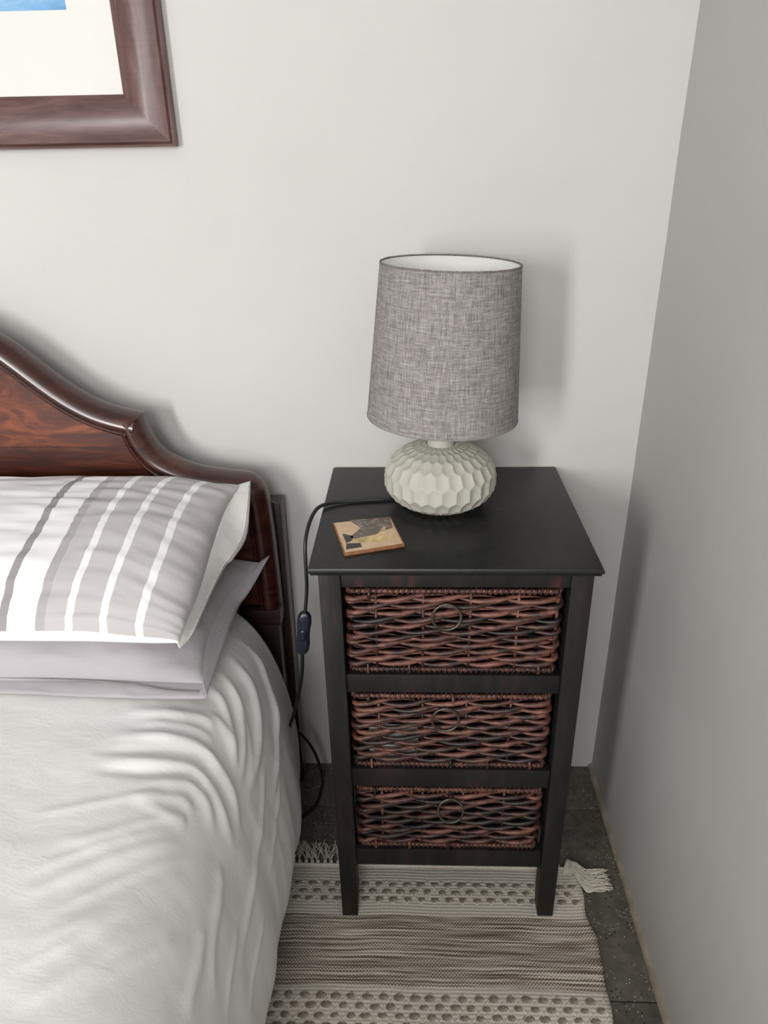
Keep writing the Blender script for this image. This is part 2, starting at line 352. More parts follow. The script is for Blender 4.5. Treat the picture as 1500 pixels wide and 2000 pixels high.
def cutpoly(lo,hi):
    pts=[p for p in inn if lo<p[1]<hi]
    # where the outline crosses lo
    for a,b in zip(inn,inn[1:]):
        if a[1]>=lo>b[1]: t=(a[1]-lo)/(a[1]-b[1]); pts.append((a[0]+t*(b[0]-a[0]),lo)); break
    if hi<2:
        for a,b in zip(inn,inn[1:]):
            if a[1]>=hi>b[1]: t=(a[1]-hi)/(a[1]-b[1]); pts.insert(0,(a[0]+t*(b[0]-a[0]),hi)); break
    return pts
pp=cutpoly(ZR+.0002,9); full=pp+[(2*BX-x,z) for x,z in pp[::-1] if x>BX+1e-4]
build('headboard_panel',MB().prism(full,-.062,-.095,ax=1),M['mahogany'],bed,smooth=False)
pp=cutpoly(.50,ZR); full=pp+[(2*BX-x,z) for x,z in pp[::-1]]
build('headboard_rail',MB().prism(full,-.062,-.0965,ax=1),M['mahogany_rail'],bed,smooth=False)
for s_ in (1,-1):
    X=lambda x: x if s_>0 else 2*BX-x
    def bx(name,x0,x1,ya,yb,z0,z1,m): 
        a,b=sorted((X(x0),X(x1))); return box(name,(a,ya,z0),(b,yb,z1),m,bed,bevel=.003)
    bx('post_block',-.345,-.266,-.112,-.058,.462,.4965,M['mahogany_post'])
    leg=bx('leg',-.335,-.272,-.106,-.060,0,.4615,M['mahogany_post'])
    bx('rear_upright',-.300,-.258,-.0575,-.020,0,.70,M['mahogany_post'])
    if s_>0:
        pl=MB().box((-.291,-.1075,.285),(-.276,-.106,.318)); build('corner_bracket',pl.box((-.283,-.1085,.290),(-.276,-.1075,.312)),M['brass'],leg,smooth=False)
box('side_rail',(-.335,-2.0,.20),(-.305,-.114,.33),M['mahogany_post'],bed)
box('side_rail',(2*BX+.305,-2.0,.20),(2*BX+.335,-.114,.33),M['mahogany_post'],bed)
fb=box('footboard',(2*BX+.28,-2.04,.0),(-.28,-2.001,.52),M['mahogany_dark'],bed,bevel=.006)
for k in range(5): box('slat',(2*BX+.336,-.35-k*.38,.30),(-.336,-.27-k*.38,.318),M['mahogany_post'],bed)

# mattress under its fitted sheet
def rounded_slab(x0,x1,ya,yb,z0,z1,r,wob=.004):
    n=8; rows=[]
    def ring(ins,z):
        pts=[]; rr=max(r*1.5-ins*.3,.01)
        for (cx,cy,a0) in ((x1-ins-rr,yb-ins-rr,0),(x0+ins+rr,yb-ins-rr,PI/2),(x0+ins+rr,ya+ins+rr,PI),(x1-ins-rr,ya+ins+rr,1.5*PI)):
            for k in range(n+1):
                a=a0+k*PI/2/n; pts.append((cx+rr*math.cos(a),cy+rr*math.sin(a),z))
        return pts
    for k in range(n+1):
        a=-PI/2+k*PI/2/n; rows.append(ring(r*(1-math.cos(a)),z0+r*(1+math.sin(a))))
    for k in range(n+1):
        a=k*PI/2/n; rows.append(ring(r*(1-math.cos(a)),z1-r*(1-math.sin(a))))
    m=MB(); m.grid(rows,cv=True); L=len(rows[0]); m.f.append(tuple(range(L))[::-1]); m.f.append(tuple((len(rows)-1)*L+k for k in range(L))); m.mi+=[0,0]
    return m
mt=thing('mattress','white fitted-sheet mattress corner showing beside the headboard post','mattress',(BX,-1.0,.32))
build('ticking',rounded_slab(2*BX+.335,-.335,-1.98,-.115,.319,.546,.045),M['mattress'],mt)

# ------------------------------------------------------------------ duvet cover with folds running over the mattress edge
PROF=[(-.62,.566),(-.50,.565),(-.42,.562),(-.36,.552),(-.312,.527),(-.275,.483),(-.25,.42),(-.234,.345),(-.225,.27),(-.222,.2),(-.226,.14),(-.235,.10)]
def cr(p0,p1,p2,p3,t):
    return tuple(.5*((2*b)+(c-a)*t+(2*a-5*b+4*c-d)*t*t+(-a+3*b-3*c+d)*t**3) for a,b,c,d in zip(p0,p1,p2,p3))
def prof(s):
    n=len(PROF)-1; f=min(max(s,0),.99999)*n; i=int(f); g=lambda k: PROF[min(max(k,0),n)]
    return cr(g(i-1),g(i),g(i+1),g(i+2),f-i)
def sm(a,b,x):
    t=min(max((x-a)/(b-a),0),1); return t*t*(3-2*t)
def base(y,s):
    x,z=prof(s)
    k=sm(-.32,-.14,y); x-=.024*k*sm(0.1,.5,s)
    z-=.02*k*sm(.15,.4,s)*(1-sm(.5,.8,s))
    x+=.02*sm(-.5,-.9,y)*sm(.3,.8,s)*0
    return x,y,z

FOLDS=[
 (9,11,[(-0.448,-0.523,0.564),(-0.388,-0.518,0.558),(-0.342,-0.511,0.545),(-0.309,-0.509,0.524),(-0.281,-0.523,0.493),(-0.263,-0.543,0.457),(-0.25,-0.574,0.421)]),
 (-5,8,[(-0.448,-0.552,0.564),(-0.39,-0.547,0.559),(-0.342,-0.536,0.545),(-0.307,-0.523,0.523),(-0.284,-0.536,0.498)]),
 (7,10,[(-0.441,-0.569,0.563),(-0.385,-0.565,0.558),(-0.342,-0.556,0.545),(-0.314,-0.547,0.529),(-0.286,-0.558,0.5),(-0.267,-0.58,0.468),(-0.252,-0.603,0.427)]),
 (-6,8,[(-0.435,-0.583,0.563),(-0.368,-0.58,0.554),(-0.311,-0.558,0.526),(-0.292,-0.574,0.507)]),
 (6,10,[(-0.385,-0.605,0.558),(-0.335,-0.585,0.542),(-0.307,-0.572,0.523),(-0.286,-0.585,0.5),(-0.272,-0.614,0.478)]),
 (5,9,[(-0.371,-0.625,0.555),(-0.34,-0.612,0.544),(-0.312,-0.6,0.527),(-0.295,-0.612,0.511)]),
 (7,12,[(-0.336,-0.291,0.541),(-0.3,-0.314,0.516),(-0.276,-0.334,0.485),(-0.259,-0.389,0.447),(-0.255,-0.454,0.435),(-0.256,-0.534,0.438)]),
 (7,10,[(-0.33,-0.24,0.528),(-0.293,-0.238,0.487),(-0.268,-0.273,0.457),(-0.247,-0.311,0.409),(-0.239,-0.367,0.374),(-0.236,-0.458,0.354)]),
 (6,9,[(-0.329,-0.342,0.539),(-0.302,-0.367,0.518),(-0.28,-0.405,0.491),(-0.268,-0.458,0.47),(-0.262,-0.514,0.455)]),
 (6,9,[(-0.329,-0.387,0.539),(-0.305,-0.407,0.521),(-0.287,-0.44,0.502),(-0.275,-0.483,0.482)]),
 (6,9,[(-0.322,-0.44,0.534),(-0.3,-0.445,0.516),(-0.283,-0.465,0.495),(-0.267,-0.498,0.468)]),
 (5,10,[(-0.435,-0.474,0.563),(-0.368,-0.467,0.554),(-0.322,-0.454,0.534),(-0.3,-0.463,0.516)]),
 (4,8,[(-0.414,-0.498,0.561),(-0.357,-0.487,0.551),(-0.32,-0.48,0.533),(-0.297,-0.487,0.513)]),
 (3,11,[(-0.401,-0.823,0.56),(-0.366,-0.792,0.554),(-0.329,-0.752,0.539),(-0.29,-0.689,0.505)]),
 (3,11,[(-0.393,-0.879,0.559),(-0.359,-0.85,0.552),(-0.329,-0.812,0.539),(-0.295,-0.752,0.511)]),
 (3,9,[(-0.441,-0.705,0.563),(-0.38,-0.681,0.557),(-0.335,-0.647,0.542),(-0.302,-0.618,0.518)]),
 (3,10,[(-0.448,-0.776,0.564),(-0.39,-0.734,0.559),(-0.329,-0.683,0.539),(-0.298,-0.654,0.514)]),
 (4,11,[(-0.243,-0.774,0.393),(-0.253,-0.738,0.43),(-0.257,-0.674,0.441),(-0.261,-0.632,0.452)]),
 (4,10,[(-0.234,-0.709,0.348),(-0.236,-0.638,0.354),(-0.238,-0.563,0.367),(-0.24,-0.503,0.38)]),
 (4,12,[(-0.26,-0.823,0.449),(-0.26,-0.774,0.449),(-0.263,-0.721,0.457)]),
 (4,10,[(-0.366,-0.627,0.554),(-0.316,-0.629,0.53),(-0.3,-0.625,0.516)]),
 (2.5,6,[(-0.49,-0.665,0.565),(-0.429,-0.645,0.563),(-0.373,-0.623,0.556),(-0.331,-0.6,0.54)]),
 (2.5,6,[(-0.448,-0.741,0.564),(-0.395,-0.707,0.559),(-0.344,-0.674,0.546),(-0.307,-0.643,0.523)]),
 (2.5,6,[(-0.401,-0.785,0.56),(-0.357,-0.747,0.551),(-0.318,-0.705,0.531),(-0.286,-0.663,0.5)]),
 (2.5,7,[(-0.344,-0.863,0.546),(-0.318,-0.823,0.531),(-0.29,-0.785,0.505),(-0.279,-0.761,0.489)]),
 (2.5,6,[(-0.409,-0.845,0.561),(-0.375,-0.821,0.556),(-0.344,-0.785,0.546),(-0.312,-0.741,0.527)]),
 (3,7,[(-0.371,-0.532,0.555),(-0.325,-0.52,0.537),(-0.302,-0.518,0.518),(-0.279,-0.536,0.489)]),
 (3,7,[(-0.312,-0.367,0.527),(-0.28,-0.391,0.491),(-0.263,-0.434,0.457),(-0.256,-0.496,0.438)]),
 (3,7,[(-0.307,-0.211,0.496),(-0.275,-0.253,0.462),(-0.254,-0.289,0.425),(-0.241,-0.331,0.383)]),
 (3,8,[(-0.249,-0.416,0.418),(-0.241,-0.485,0.383),(-0.236,-0.569,0.354)]),
 (3,8,[(-0.236,-0.376,0.357),(-0.231,-0.449,0.325),(-0.228,-0.545,0.303)]),
 (3,8,[(-0.234,-0.765,0.348),(-0.238,-0.725,0.37),(-0.24,-0.665,0.38)]),
 (3,8,[(-0.225,-0.714,0.268),(-0.227,-0.661,0.29),(-0.228,-0.592,0.299)]),
]

def segdist(p,a,b):
    ax,ay,az=a; bx_,by,bz=b; dx,dy,dz=bx_-ax,by-ay,bz-az; L=dx*dx+dy*dy+dz*dz or 1e-9
    t=((p[0]-ax)*dx+(p[1]-ay)*dy+(p[2]-az)*dz)/L; t=min(max(t,0),1)
    return math.sqrt((p[0]-ax-t*dx)**2+(p[1]-ay-t*dy)**2+(p[2]-az-t*dz)**2), t
FC=[]
for a_,sg,pts in FOLDS:
    c=catmull(pts,4); FC.append((a_*.001,sg*.00085,c,min(p[0] for p in c)-.05,max(p[0] for p in c)+.05,min(p[1] for p in c)-.05,max(p[1] for p in c)+.05))
def fold_h(p):
    h=0
    for a_,sg,c,xa,xb,ya,yb in FC:
        if not(xa<p[0]<xb and ya<p[1]<yb): continue
        best=(9,0); n=len(c)-1
        for i in range(n):
            d,t=segdist(p,c[i],c[i+1])
            if d<best[0]: best=(d,(i+t)/n)
        d,u=best
        if d<4*sg: h+=a_*math.exp(-(d/sg)**2)*smooth(0,.3,u)*smooth(1,.75,u)
    return h
ys=[-.150-.0052*i for i in range(190)]; y=ys[-1]
while y>-1.93: y-=.03; ys.append(y)
NS=150; right=[]
for y in ys:
    base_r=[base(y,k/NS) for k in range(NS+1)]; row=[]
    for k,p in enumerate(base_r):
        a=base_r[max(k-1,0)]; b=base_r[min(k+1,NS)]; tx,tz=b[0]-a[0],b[2]-a[2]; l=math.hypot(tx,tz); n=(-tz/l,tx/l)
        s_=k/NS
        h=.95*fold_h(p)+.004*nz(p[0]*5,y*5,p[2]*3)+.0022*nz(p[0]*6+y*3,y*15-p[0]*7,p[2]*5)
        h+=smooth(.42,.7,s_)*(.005*nz(y*13,p[2]*2,4)+.0018*nz(y*30,p[2]*4,8))+.0007*nz(p[0]*26+y*16,y*45,p[2]*20)
        row.append((p[0]+n[0]*h,y,p[2]+n[1]*h))
    right.append(row)
rows=[]
for y,row in zip(ys,right):
    left=[(2*BX-p[0],p[1],p[2]) for p in row[::6]]
    xs=[row[0][0]+(left[0][0]-row[0][0])*k/30 for k in range(1,30)]
    mid=[(x,y,.566+.006*nz(x*7,y*7,1.7)) for x in xs]
    rows.append(left[::-1]+mid[::-1]+row)
tag(build('duvet_cover',MB().grid(rows),M['sheet'],solid=.004,up=True,origin=(BX,-1.0,.56)),'rumpled off-white cotton duvet cover draped over the side of the bed','duvet')

# ------------------------------------------------------------------ pillows
def pillow_grid(edgeR, width, T0, Tb, na, nb, wrinkle, sag=None, endp=.30, N=None):
    """edgeR(b): right edge point, a in metres from it to the left; returns top and bottom point grids"""
    top=[]; bot=[]; uvs=[]
    for i in range(na+1):
        a=(i/na)**1.35; tr=[]; br=[]; ur=[]
        for j in range(nb+1):
            b=.5-.5*math.cos(PI*j/nb)
            e=edgeR(b); xl=e[0]-(e[0]-(-1.03))*a
            c=edgeR(b) ; far=sag(b)
            k=smooth(0,.22,a); y=c[1]*(1-k)+far[1]*k; z=c[2]*(1-k)+far[2]*k
            f=math.sqrt(max(0,1-(1-min(a/endp,1))**2.2))*math.sqrt(max(0,1-(1-min((1-a)/.3,1))**2.2))
            g=(max(0,4*b*(1-b)))**.55
            w_=wrinkle(a*width,b)*min(1,6*f*g)
            tr.append((xl+N[0]*0,y+N[1]*(T0*f*g+w_),z+N[2]*(T0*f*g+w_)))
            br.append((xl,y-N[1]*Tb*f*g,z-N[2]*Tb*f*g)); ur.append((e[0]-xl,b))
        top.append(tr); bot.append(br); uvs.append(ur)
    return top,bot,uvs
def curve_fn(pts):
    c=catmull(pts,12); n=len(c)-1
    def f(b):
        q=min(max(b,0),.999999)*n; i=int(q); t=q-i; return tuple(u+(v-u)*t for u,v in zip(c[i],c[i+1]))
    return f
# lower plain grey pillow
gx=-.72
gp=thing('grey_pillow','plain grey pillow lying flat under the striped one','pillow',(gx,-.28,.56),'pillows on the bed')
gR=curve_fn([(-.290,-.118,.606),(-.318,-.19,.600),(-.335,-.27,.598),(-.335,-.355,.590),(-.322,-.428,.576)])
gL=curve_fn([(-.66,-.118,.612),(-.66,-.22,.612),(-.66,-.30,.608),(-.66,-.39,.592),(-.66,-.428,.577)])
NG=Vector((0,-.12,.99)).normalized()
wr=lambda s_,b: .004*nz(s_*14,b*6,2.2)+.0035*nz(s_*9+b*5,b*9-s_*7,5.1)+.002*nz(s_*40,b*12,7)
t_,b2,_=pillow_grid(gR,.71,.050,.024,60,44,wr,gL,N=NG)
mb=MB().grid(t_).grid(b2); body=build('pillowcase',mb,M['grey'],gp)
# flat hem: a strip of cloth past the stuffing along the right and the front
def strip(inner, outer, n, m, rip, mat, parent, name, th=.0025):
    R=[]
    for i in range(n+1):
        b=i/n; p=Vector(inner(b)); q=Vector(outer(b)); r=[]
        for j in range(m+1):
            t=j/m; v=p.lerp(q,t); d=rip(b,t); r.append((v.x+d*.4,v.y-d*.2,v.z+d))
        R.append(r)
    return build(name,MB().grid(R),mat,parent,solid=th)
gin=curve_fn([(-.296,-.122,.605),(-.322,-.19,.603),(-.340,-.27,.600),(-.340,-.355,.592),(-.327,-.424,.578)])
gout=curve_fn([(-.276,-.110,.615),(-.300,-.185,.588),(-.316,-.225,.576),(-.316,-.33,.572),(-.3135,-.455,.571)])
strip(gin,gout,40,5,lambda b,t:.0025*t*nz(b*9,t*2,3),M['grey'],gp,'side_flap')
gin2=curve_fn([(-.322,-.424,.577),(-.42,-.426,.579),(-.54,-.425,.580),(-.68,-.422,.580),(-1.0,-.418,.580)])
gout2=curve_fn([(-.3135,-.455,.571),(-.40,-.455,.571),(-.50,-.453,.5715),(-.64,-.448,.572),(-1.0,-.44,.572)])
strip(gin2,gout2,50,6,lambda b,t:.002*t*nz(b*12,t*3,6)+.0016*math.sin(t*PI),M['grey'],gp,'hem_flap')
sp_=[(-.325,-.447,.5765),(-.37,-.446,.578),(-.43,-.436,.581),(-.50,-.431,.583),(-.60,-.428,.584),(-.75,-.425,.584)]
build('seam',MB().tube(catmull(sp_,10),.0013,6),M['seam'],gp)
# upper striped pillow
sp=thing('striped_pillow','grey and white striped pillow leaning on the headboard','pillow',(-.7,-.28,.66),'pillows on the bed')
sR=curve_fn([(-.312,-.122,.763),(-.328,-.185,.742),(-.333,-.27,.715),(-.336,-.34,.690),(-.345,-.400,.664),(-.352,-.424,.646)])
sC=curve_fn([(-.6,-.122,.768),(-.6,-.19,.742),(-.6,-.27,.715),(-.6,-.35,.688),(-.6,-.425,.650)])
NS_=Vector((0,-.36,.93)).normalized()
def wr2(s_,b):
    e=math.exp(-s_/.10)
    return .0022*nz(s_*9,b*48,1.2)+.006*e*nz(s_*9+b*2,b*22,5)+.004*nz(s_*8,b*5,2)+.0030*nz(s_*12+b*4,b*22,9)+.0016*nz(s_*20,b*34,3)
t_,b2,u_=pillow_grid(sR,.69,.062,.030,110,80,wr2,sC,endp=.20,N=NS_)
mb=MB().grid(t_).grid(b2); mb.uv=[q for r in u_ for q in r]+[(q[0],.99) for r in u_ for q in r]
build('pillowcase',mb,M['stripes'],sp)
so=curve_fn([(-.298,-.108,.766),(-.291,-.165,.737),(-.292,-.205,.703),(-.304,-.252,.690),(-.314,-.268,.684),(-.325,-.312,.668),(-.332,-.360,.653),(-.339,-.403,.640),(-.349,-.427,.640)])
si=curve_fn([(-.316,-.122,.765),(-.330,-.185,.745),(-.335,-.27,.718),(-.338,-.34,.692),(-.347,-.400,.666),(-.354,-.424,.646)])
fl=strip(si,so,70,7,lambda b,t:.003*t*nz(b*10,t*2,1)+.0012*math.sin(t*PI)*nz(b*40,1,1),M['flange'],sp,'end_flap')
L_=[tuple(Vector(si(k/60)).lerp(Vector(so(k/60)),.86)+Vector((.0006,-.0006,.0014))) for k in range(2,59)]
build('hem_stitching',MB().tube(L_,.0007,5),M['flange'],fl)

# ------------------------------------------------------------------ bedside chest
ns=thing('bedside_cabinet','narrow black wooden bedside cabinet with three open bays for baskets','cabinet',(.047,-.19,0))
NX0,NX1,NYF,NYB,NH=-.163,.257,-.388,-.0045,.749
# top board with a moulded edge
rows=[]
def trect(ins,z,r=.004):
    return [(NX0+ins,NYF+ins,z),(NX1-ins,NYF+ins,z),(NX1-ins,NYB-ins*.3,z),(NX0+ins,NYB-ins*.3,z)]
tp=[(.010,.7345),(.007,.7348),(.0035,.7362),(.003,.7385),(.0045,.7400),(.001,.7408),(0,.7430),(.0004,.7460),(.0018,.7482),(.0045,.749)]
mb=MB().grid([trect(i_,z) for i_,z in tp],cv=True); mb.f.append((0,1,2,3)); mb.f.append(tuple(len(mb.v)-4+k for k in range(4))); mb.mi+=[0,0]
build('top_board',mb,M['top'],ns,auto=25)
LW=.032; LX0,LX1,LYF,LYB=-.150,.2465,-.377,-.012
ZT=.7343
for (lx,ly) in ((0,0),(1,0),(0,1),(1,1)):
    xa=LX0 if lx==0 else LX1-LW; ya=LYF if ly==0 else LYB-LW; z0=.0062 if ly==0 else 0
    mb=MB(); R4=[]
    for z,tp_ in ((z0,.0035),(.06,.001),(ZT,0)):
        i0,i1=(tp_,0) if lx==1 else (0,tp_)
        lean=1-z/ZT; ex=.0075*lean if (lx,ly)==(0,0) else 0; ey=(-.010 if lx==0 else -.004)*lean*(ly==0)
        R4.append([(xa+i0+ex,ya+ey,z),(xa+LW-i1+ex,ya+ey,z),(xa+LW-i1+ex,ya+LW+ey,z),(xa+i0+ex,ya+LW+ey,z)])
    mb.grid(R4,cv=True); mb.f.append((3,2,1,0)); mb.f.append((8,9,10,11)); mb.mi+=[0,0]
    build('leg',mb,M['black_red'] if (lx,ly)==(0,0) else M['black'],ns,bevel=.0018)
XA,XB=LX0+LW,LX1-LW
for k,(z0,z1) in enumerate(((.7095,ZT),(.517,.5515),(.3175,.3565),(.1265,.1665))):
    box('front_rail',(XA,LYF+.004,z0),(XB,LYF+.024,z1),M['black_red'] if k==0 else M['black'],ns)
    if k: box('shelf_board',(XA+.003,LYF+.0245,z1-.010),(XB-.003,LYB-.006,z1-.0005),M['black'],ns,bevel=0)
for xa in (LX0+.006,LX1-.016): box('side_panel',(xa,LYF+LW,.1265),(xa+.010,LYB-LW,ZT),M['black_red'],ns)
box('back_panel',(LX0+LW,LYB-.0055,.1265),(LX1-LW,LYB,ZT),M['black'],ns)

# ------------------------------------------------------------------ wicker baskets, woven strand by strand
def basket(label, cx, z0, z1, dx, seed, ring_tilt, ring_pos, wid=.318, skew=0.0):
    rnd=random.Random(seed)
    b=thing('wicker_basket',label,'basket',(cx,-.215,z0),'wicker baskets in the black cabinet')
    hw=wid/2; yf,yb=-.372,-.055; rc=.014
    x0,x1=cx-hw,cx+hw
    # path around the basket: list of (x,y,outward normal, arc length)
    path=[]; s_=0
    def line(pa,pb,nrm,n):
        for k in range(n): 
            t=k/n; path.append((pa[0]+(pb[0]-pa[0])*t,pa[1]+(pb[1]-pa[1])*t,nrm))
    def corner(cx_,cy_,a0,n=4):
        for k in range(n):
            a=a0+(PI/2)*k/n; path.append((cx_+rc*math.cos(a),cy_+rc*math.sin(a),(math.cos(a),math.sin(a))))
    line((x0+rc,yf),(x1-rc,yf),(0,-1),46); corner(x1-rc,yf+rc,-PI/2); line((x1,yf+rc),(x1,yb-rc),(1,0),16); corner(x1-rc,yb-rc,0)
    line((x1-rc,yb),(x0+rc,yb),(0,1),12); corner(x0+rc,yb-rc,PI/2); line((x0,yb-rc),(x0,yf+rc),(-1,0),16); corner(x0+rc,yf+rc,PI)
    arc=[0]
    for p,q in zip(path,path[1:]): arc.append(arc[-1]+math.hypot(q[0]-p[0],q[1]-p[1]))
    total=arc[-1]+.003; bays=18; P=total/bays
    rim=.0062; h0,h1=z0+2*rim+.0005,z1-2*rim-.001; pitch=.0118; rowsN=max(3,round((h1-h0)/pitch)); pitch=(h1-h0)/rowsN
    for r in range(rowsN):
        ph=(r%2)*PI*.5+rnd.uniform(-.5,.5); zc=h0+pitch*(r+.5); tl=[rnd.uniform(-.002,.002) for _ in range(bays+1)]
        for half in (0,PI):
            pts=[]; rad=[]
            for (x,y,n),s_ in zip(path,arc):
                a=PI*s_/P+ph+half
                i=int(s_/P); f=s_/P-i; w_=tl[i%bays]*(1-f)+tl[(i+1)%bays]*f
                o_=.0056*math.cos(a)-.0012; zz=zc+.0040*math.sin(a)+w_+.0012*nz(s_*30,r*3.3+half,seed)+skew*(x-cx)
                pts.append((x-n[0]*.0058+n[0]*o_, y-n[1]*.0058+n[1]*o_, zz)); rad.append(.0030+.0017*math.cos(a)+.0008*nz(s_*14,r+half,seed+3))
            n_=len(pts); mb=MB().tube(pts,lambda t: rad[int(round(t*(n_-1)))],6,closed=True)
            build('willow_strand',mb,M['willow'],b)
    # stakes
    for k in range(bays):
        s_=(k+.5)*P; i=min(range(len(arc)),key=lambda q:abs(arc[q]-s_)); x,y,n=path[i]
        mb=MB().tube([(x-n[0]*.0062,y-n[1]*.0062,z0+.004),(x-n[0]*.0058,y-n[1]*.0058,z1-.004)],.0026,6)
        build('stake',mb,M['willow'],b)
    # rims: core hoop and a wrapping strand wound round it
    for zc in (z0+rim,z1-rim):
        core=MB().tube([(x-n[0]*.0055,y-n[1]*.0055,zc+skew*(x-cx)) for x,y,n in path],.0036,6,closed=True)
        rm=build('rim',core,M['willow'],b)
        pts=[]; turns=84
        fine=catmull([(x-n[0]*.0055,y-n[1]*.0055,zc+skew*(x-cx),n[0],n[1]) for x,y,n in path],7,closed=True)
        m_=len(fine)
        for i,(x,y,z,nx,ny) in enumerate(fine):
            a=2*PI*turns*i/m_; q=.0042+.0007*nz(i*.11,seed,zc*50)
            pts.append((x+nx*q*math.cos(a),y+ny*q*math.cos(a),z+q*math.sin(a)))
        build('rim_wrapping',MB().tube(pts,.0021,4,caps=False),M['willow'],rm)
        # loops binding the rim to the stakes
        for k in range(5):
            if rnd.random()<.5: continue
            x=x0+wid*(k+.5)/5+rnd.uniform(-.004,.004); sg=1 if zc<(z0+z1)/2 else -1
            q=[(x,yf-.0002+.004,zc-sg*.005),(x+.0008,yf-.0022,zc),(x+.0004,yf-.0012,zc+sg*.007),(x,yf+.002,zc+sg*.013)]
            build('binding_loop',MB().tube(catmull(q,4),.0024,6),M['willow'],b)
    # corner wraps where strands turn
    build('base',MB().box((x0+.008,yf+.010,z0+.004),(x1-.008,yb-.010,z0+.008)),M['dark_inside'],b,smooth=False)
    # ring pull on a staple
    rx,rz=ring_pos; R=.0212
    st=build('staple',MB().tube(catmull([(rx-.0035,yf+.006,rz+.0205),(rx-.003,yf-.0045,rz+.022),(rx,yf-.0068,rz+.0225),(rx+.003,yf-.0045,rz+.022),(rx+.0035,yf+.006,rz+.0205)],5),.0016,6),M['ring'],b)
    ca,sa=math.cos(ring_tilt),math.sin(ring_tilt); pts=[]
    for k in range(40):
        a=2*PI*k/40; u=R*math.cos(a); v=R*math.sin(a)-R
        pts.append((rx+u,yf-.0060+v*sa,rz+R+v*ca))
    build('ring_handle',MB().tube(pts,.0021,8,closed=True),M['ring'],b,)
    return b
basket('dark red wicker basket in the top bay of the black cabinet',.0475,.5522,.7060,0,11,.05,(.037,.662),wid=.322)
basket('dark red wicker basket in the middle bay with white paper showing through',.0475,.3572,.5120,0,23,.05,(.039,.468),wid=.320)
basket('darkest wicker basket in the bottom bay of the black cabinet',.0485,.1672,.3120,0,37,.30,(.0515,.2735),wid=.318)
pb=MB(); P_=[]
for i in range(13):
    r=[]
    for j in range(7):
        x=-.085+i*.0068; z=.3665+j*.0115; r.append((x,-.3565+.003*nz(x*40,z*30,2)+.003*j/6,z))
    P_.append(r)
tag(build('paper',pb.grid(P_),M['white_paper'],solid=.0012,origin=(-.04,-.35,.366)),'crumpled white paper inside the middle basket glimpsed through its weave','paper')

# ------------------------------------------------------------------ table lamp
LX,LY=.033,-.165
lamp=thing('table_lamp','table lamp with honeycomb grey-white ceramic base and grey linen shade','lamp',(LX,LY,.749))
# carved gourd: hexagonal scoops on a Mercator lattice so that cells shrink toward the poles
NT_,NP_=336,150; RA,HB=.0935,.113; ncell=26; dth=2*PI/ncell; dps=.43
def gourd(lat):   # lat -> (r, z)
    c,s_=math.cos(lat),math.sin(lat)
    r=RA*abs(c)**.86; z=(.052 if s_<0 else .061)*math.copysign(abs(s_)**.95,s_)
    return r,z+.0520
rowsG=[]; la0,la1=math.radians(-63),math.radians(78)
for i in range(NP_+1):
    lat=la0+(la1-la0)*i/NP_; psi=math.log(math.tan(PI/4+lat/2)); r,z=gourd(lat); r2,z2=gourd(lat+.01); dr,dz=r2-r,z2-z; l=math.hypot(dr,dz); nr,nz2=dz/l,-dr/l
    row=[]
    for k in range(NT_):
        th=2*PI*k/NT_; best=9
        j0=math.floor(psi/dps+.5)
        for j in (j0-1,j0,j0+1):
            off=(j%2)*.5; u=th/dth-off; c=round(u); du=(u-c); dv=(psi-j*dps)/dps
            d=(du*du)+(dv*dv)*.72
            best=min(best,d)
        d_=.0042*math.cos(lat)**.9*(min(best,.36)/.30-1)
        rr=r+nr*d_; row.append((LX+rr*math.cos(th),LY+rr*math.sin(th),.749+z+nz2*d_))
    rowsG.append(row)
zb=rowsG[0][0][2]
off=.7495-min(p[2] for p in rowsG[0]); rowsG=[[(x,y,z+off) for x,y,z in r] for r in rowsG]
mb=MB().grid(rowsG,cv=True); mb.f.append(tuple(range(NT_))[::-1]); mb.mi.append(0)
build('ceramic_base',mb,M['ceramic'],lamp,auto=30)
zt=rowsG[-1][0][2]-.749; rt=math.hypot(rowsG[-1][0][0]-LX,rowsG[-1][0][1]-LY)
build('neck',MB().lathe([(rt+.003,zt-.003),(rt-.002,zt-.0005),(.0215,zt+.003),(.0195,zt+.008),(.0195,zt+.018),(.018,zt+.022),(.012,zt+.0225)],(LX,LY,.749),40),M['ceramic'],lamp,auto=50)
build('bulb_socket',MB().lathe([(.0,zt+.020),(.016,zt+.0225),(.016,zt+.05),(.019,zt+.052),(.019,zt+.058),(.014,zt+.060),(.0,zt+.061)],(LX,LY,.749),24),M['metal'],lamp,auto=40)
build('bulb',MB().lathe([(.011,zt+.060),(.013,zt+.070),(.024,zt+.090),(.029,zt+.108),(.024,zt+.126),(.012,zt+.136),(.0,zt+.138)],(LX,LY,.749),24),M['bulb'],lamp)
SZ0,SZ1,SR0,SR1=.9035,1.1345,.1195,.1035; tiltx=.008/(SZ1-SZ0)
def sp3(th,r,z): return (LX+.0015+tiltx*(z-SZ0)+r*math.cos(th), LY+r*math.sin(th), z+.000-tiltx*r*math.cos(th))
n=96; R_=[]; UV=[]
for i in range(13):
    t=i/12; z=SZ0+(SZ1-SZ0)*t; r=SR0+(SR1-SR0)*t
    R_.append([sp3(-PI/2*3+2*PI*k/n,r,z) for k in range(n+1)]); UV+=[(2*PI*.112*k/n,z) for k in range(n+1)]
mb=MB().grid(R_); mb.uv=UV; shade=build('lamp_shade',mb,M['linen'],lamp)
R_=[[sp3(2*PI*k/n,SR0-.0016+(SR1-SR0)*i/12,SZ0+.001+(SZ1-SZ0-.002)*i/12) for k in range(n)] for i in range(13)]
build('lining',MB().grid(R_,cv=True),M['lining'],shade,solid=.0008)
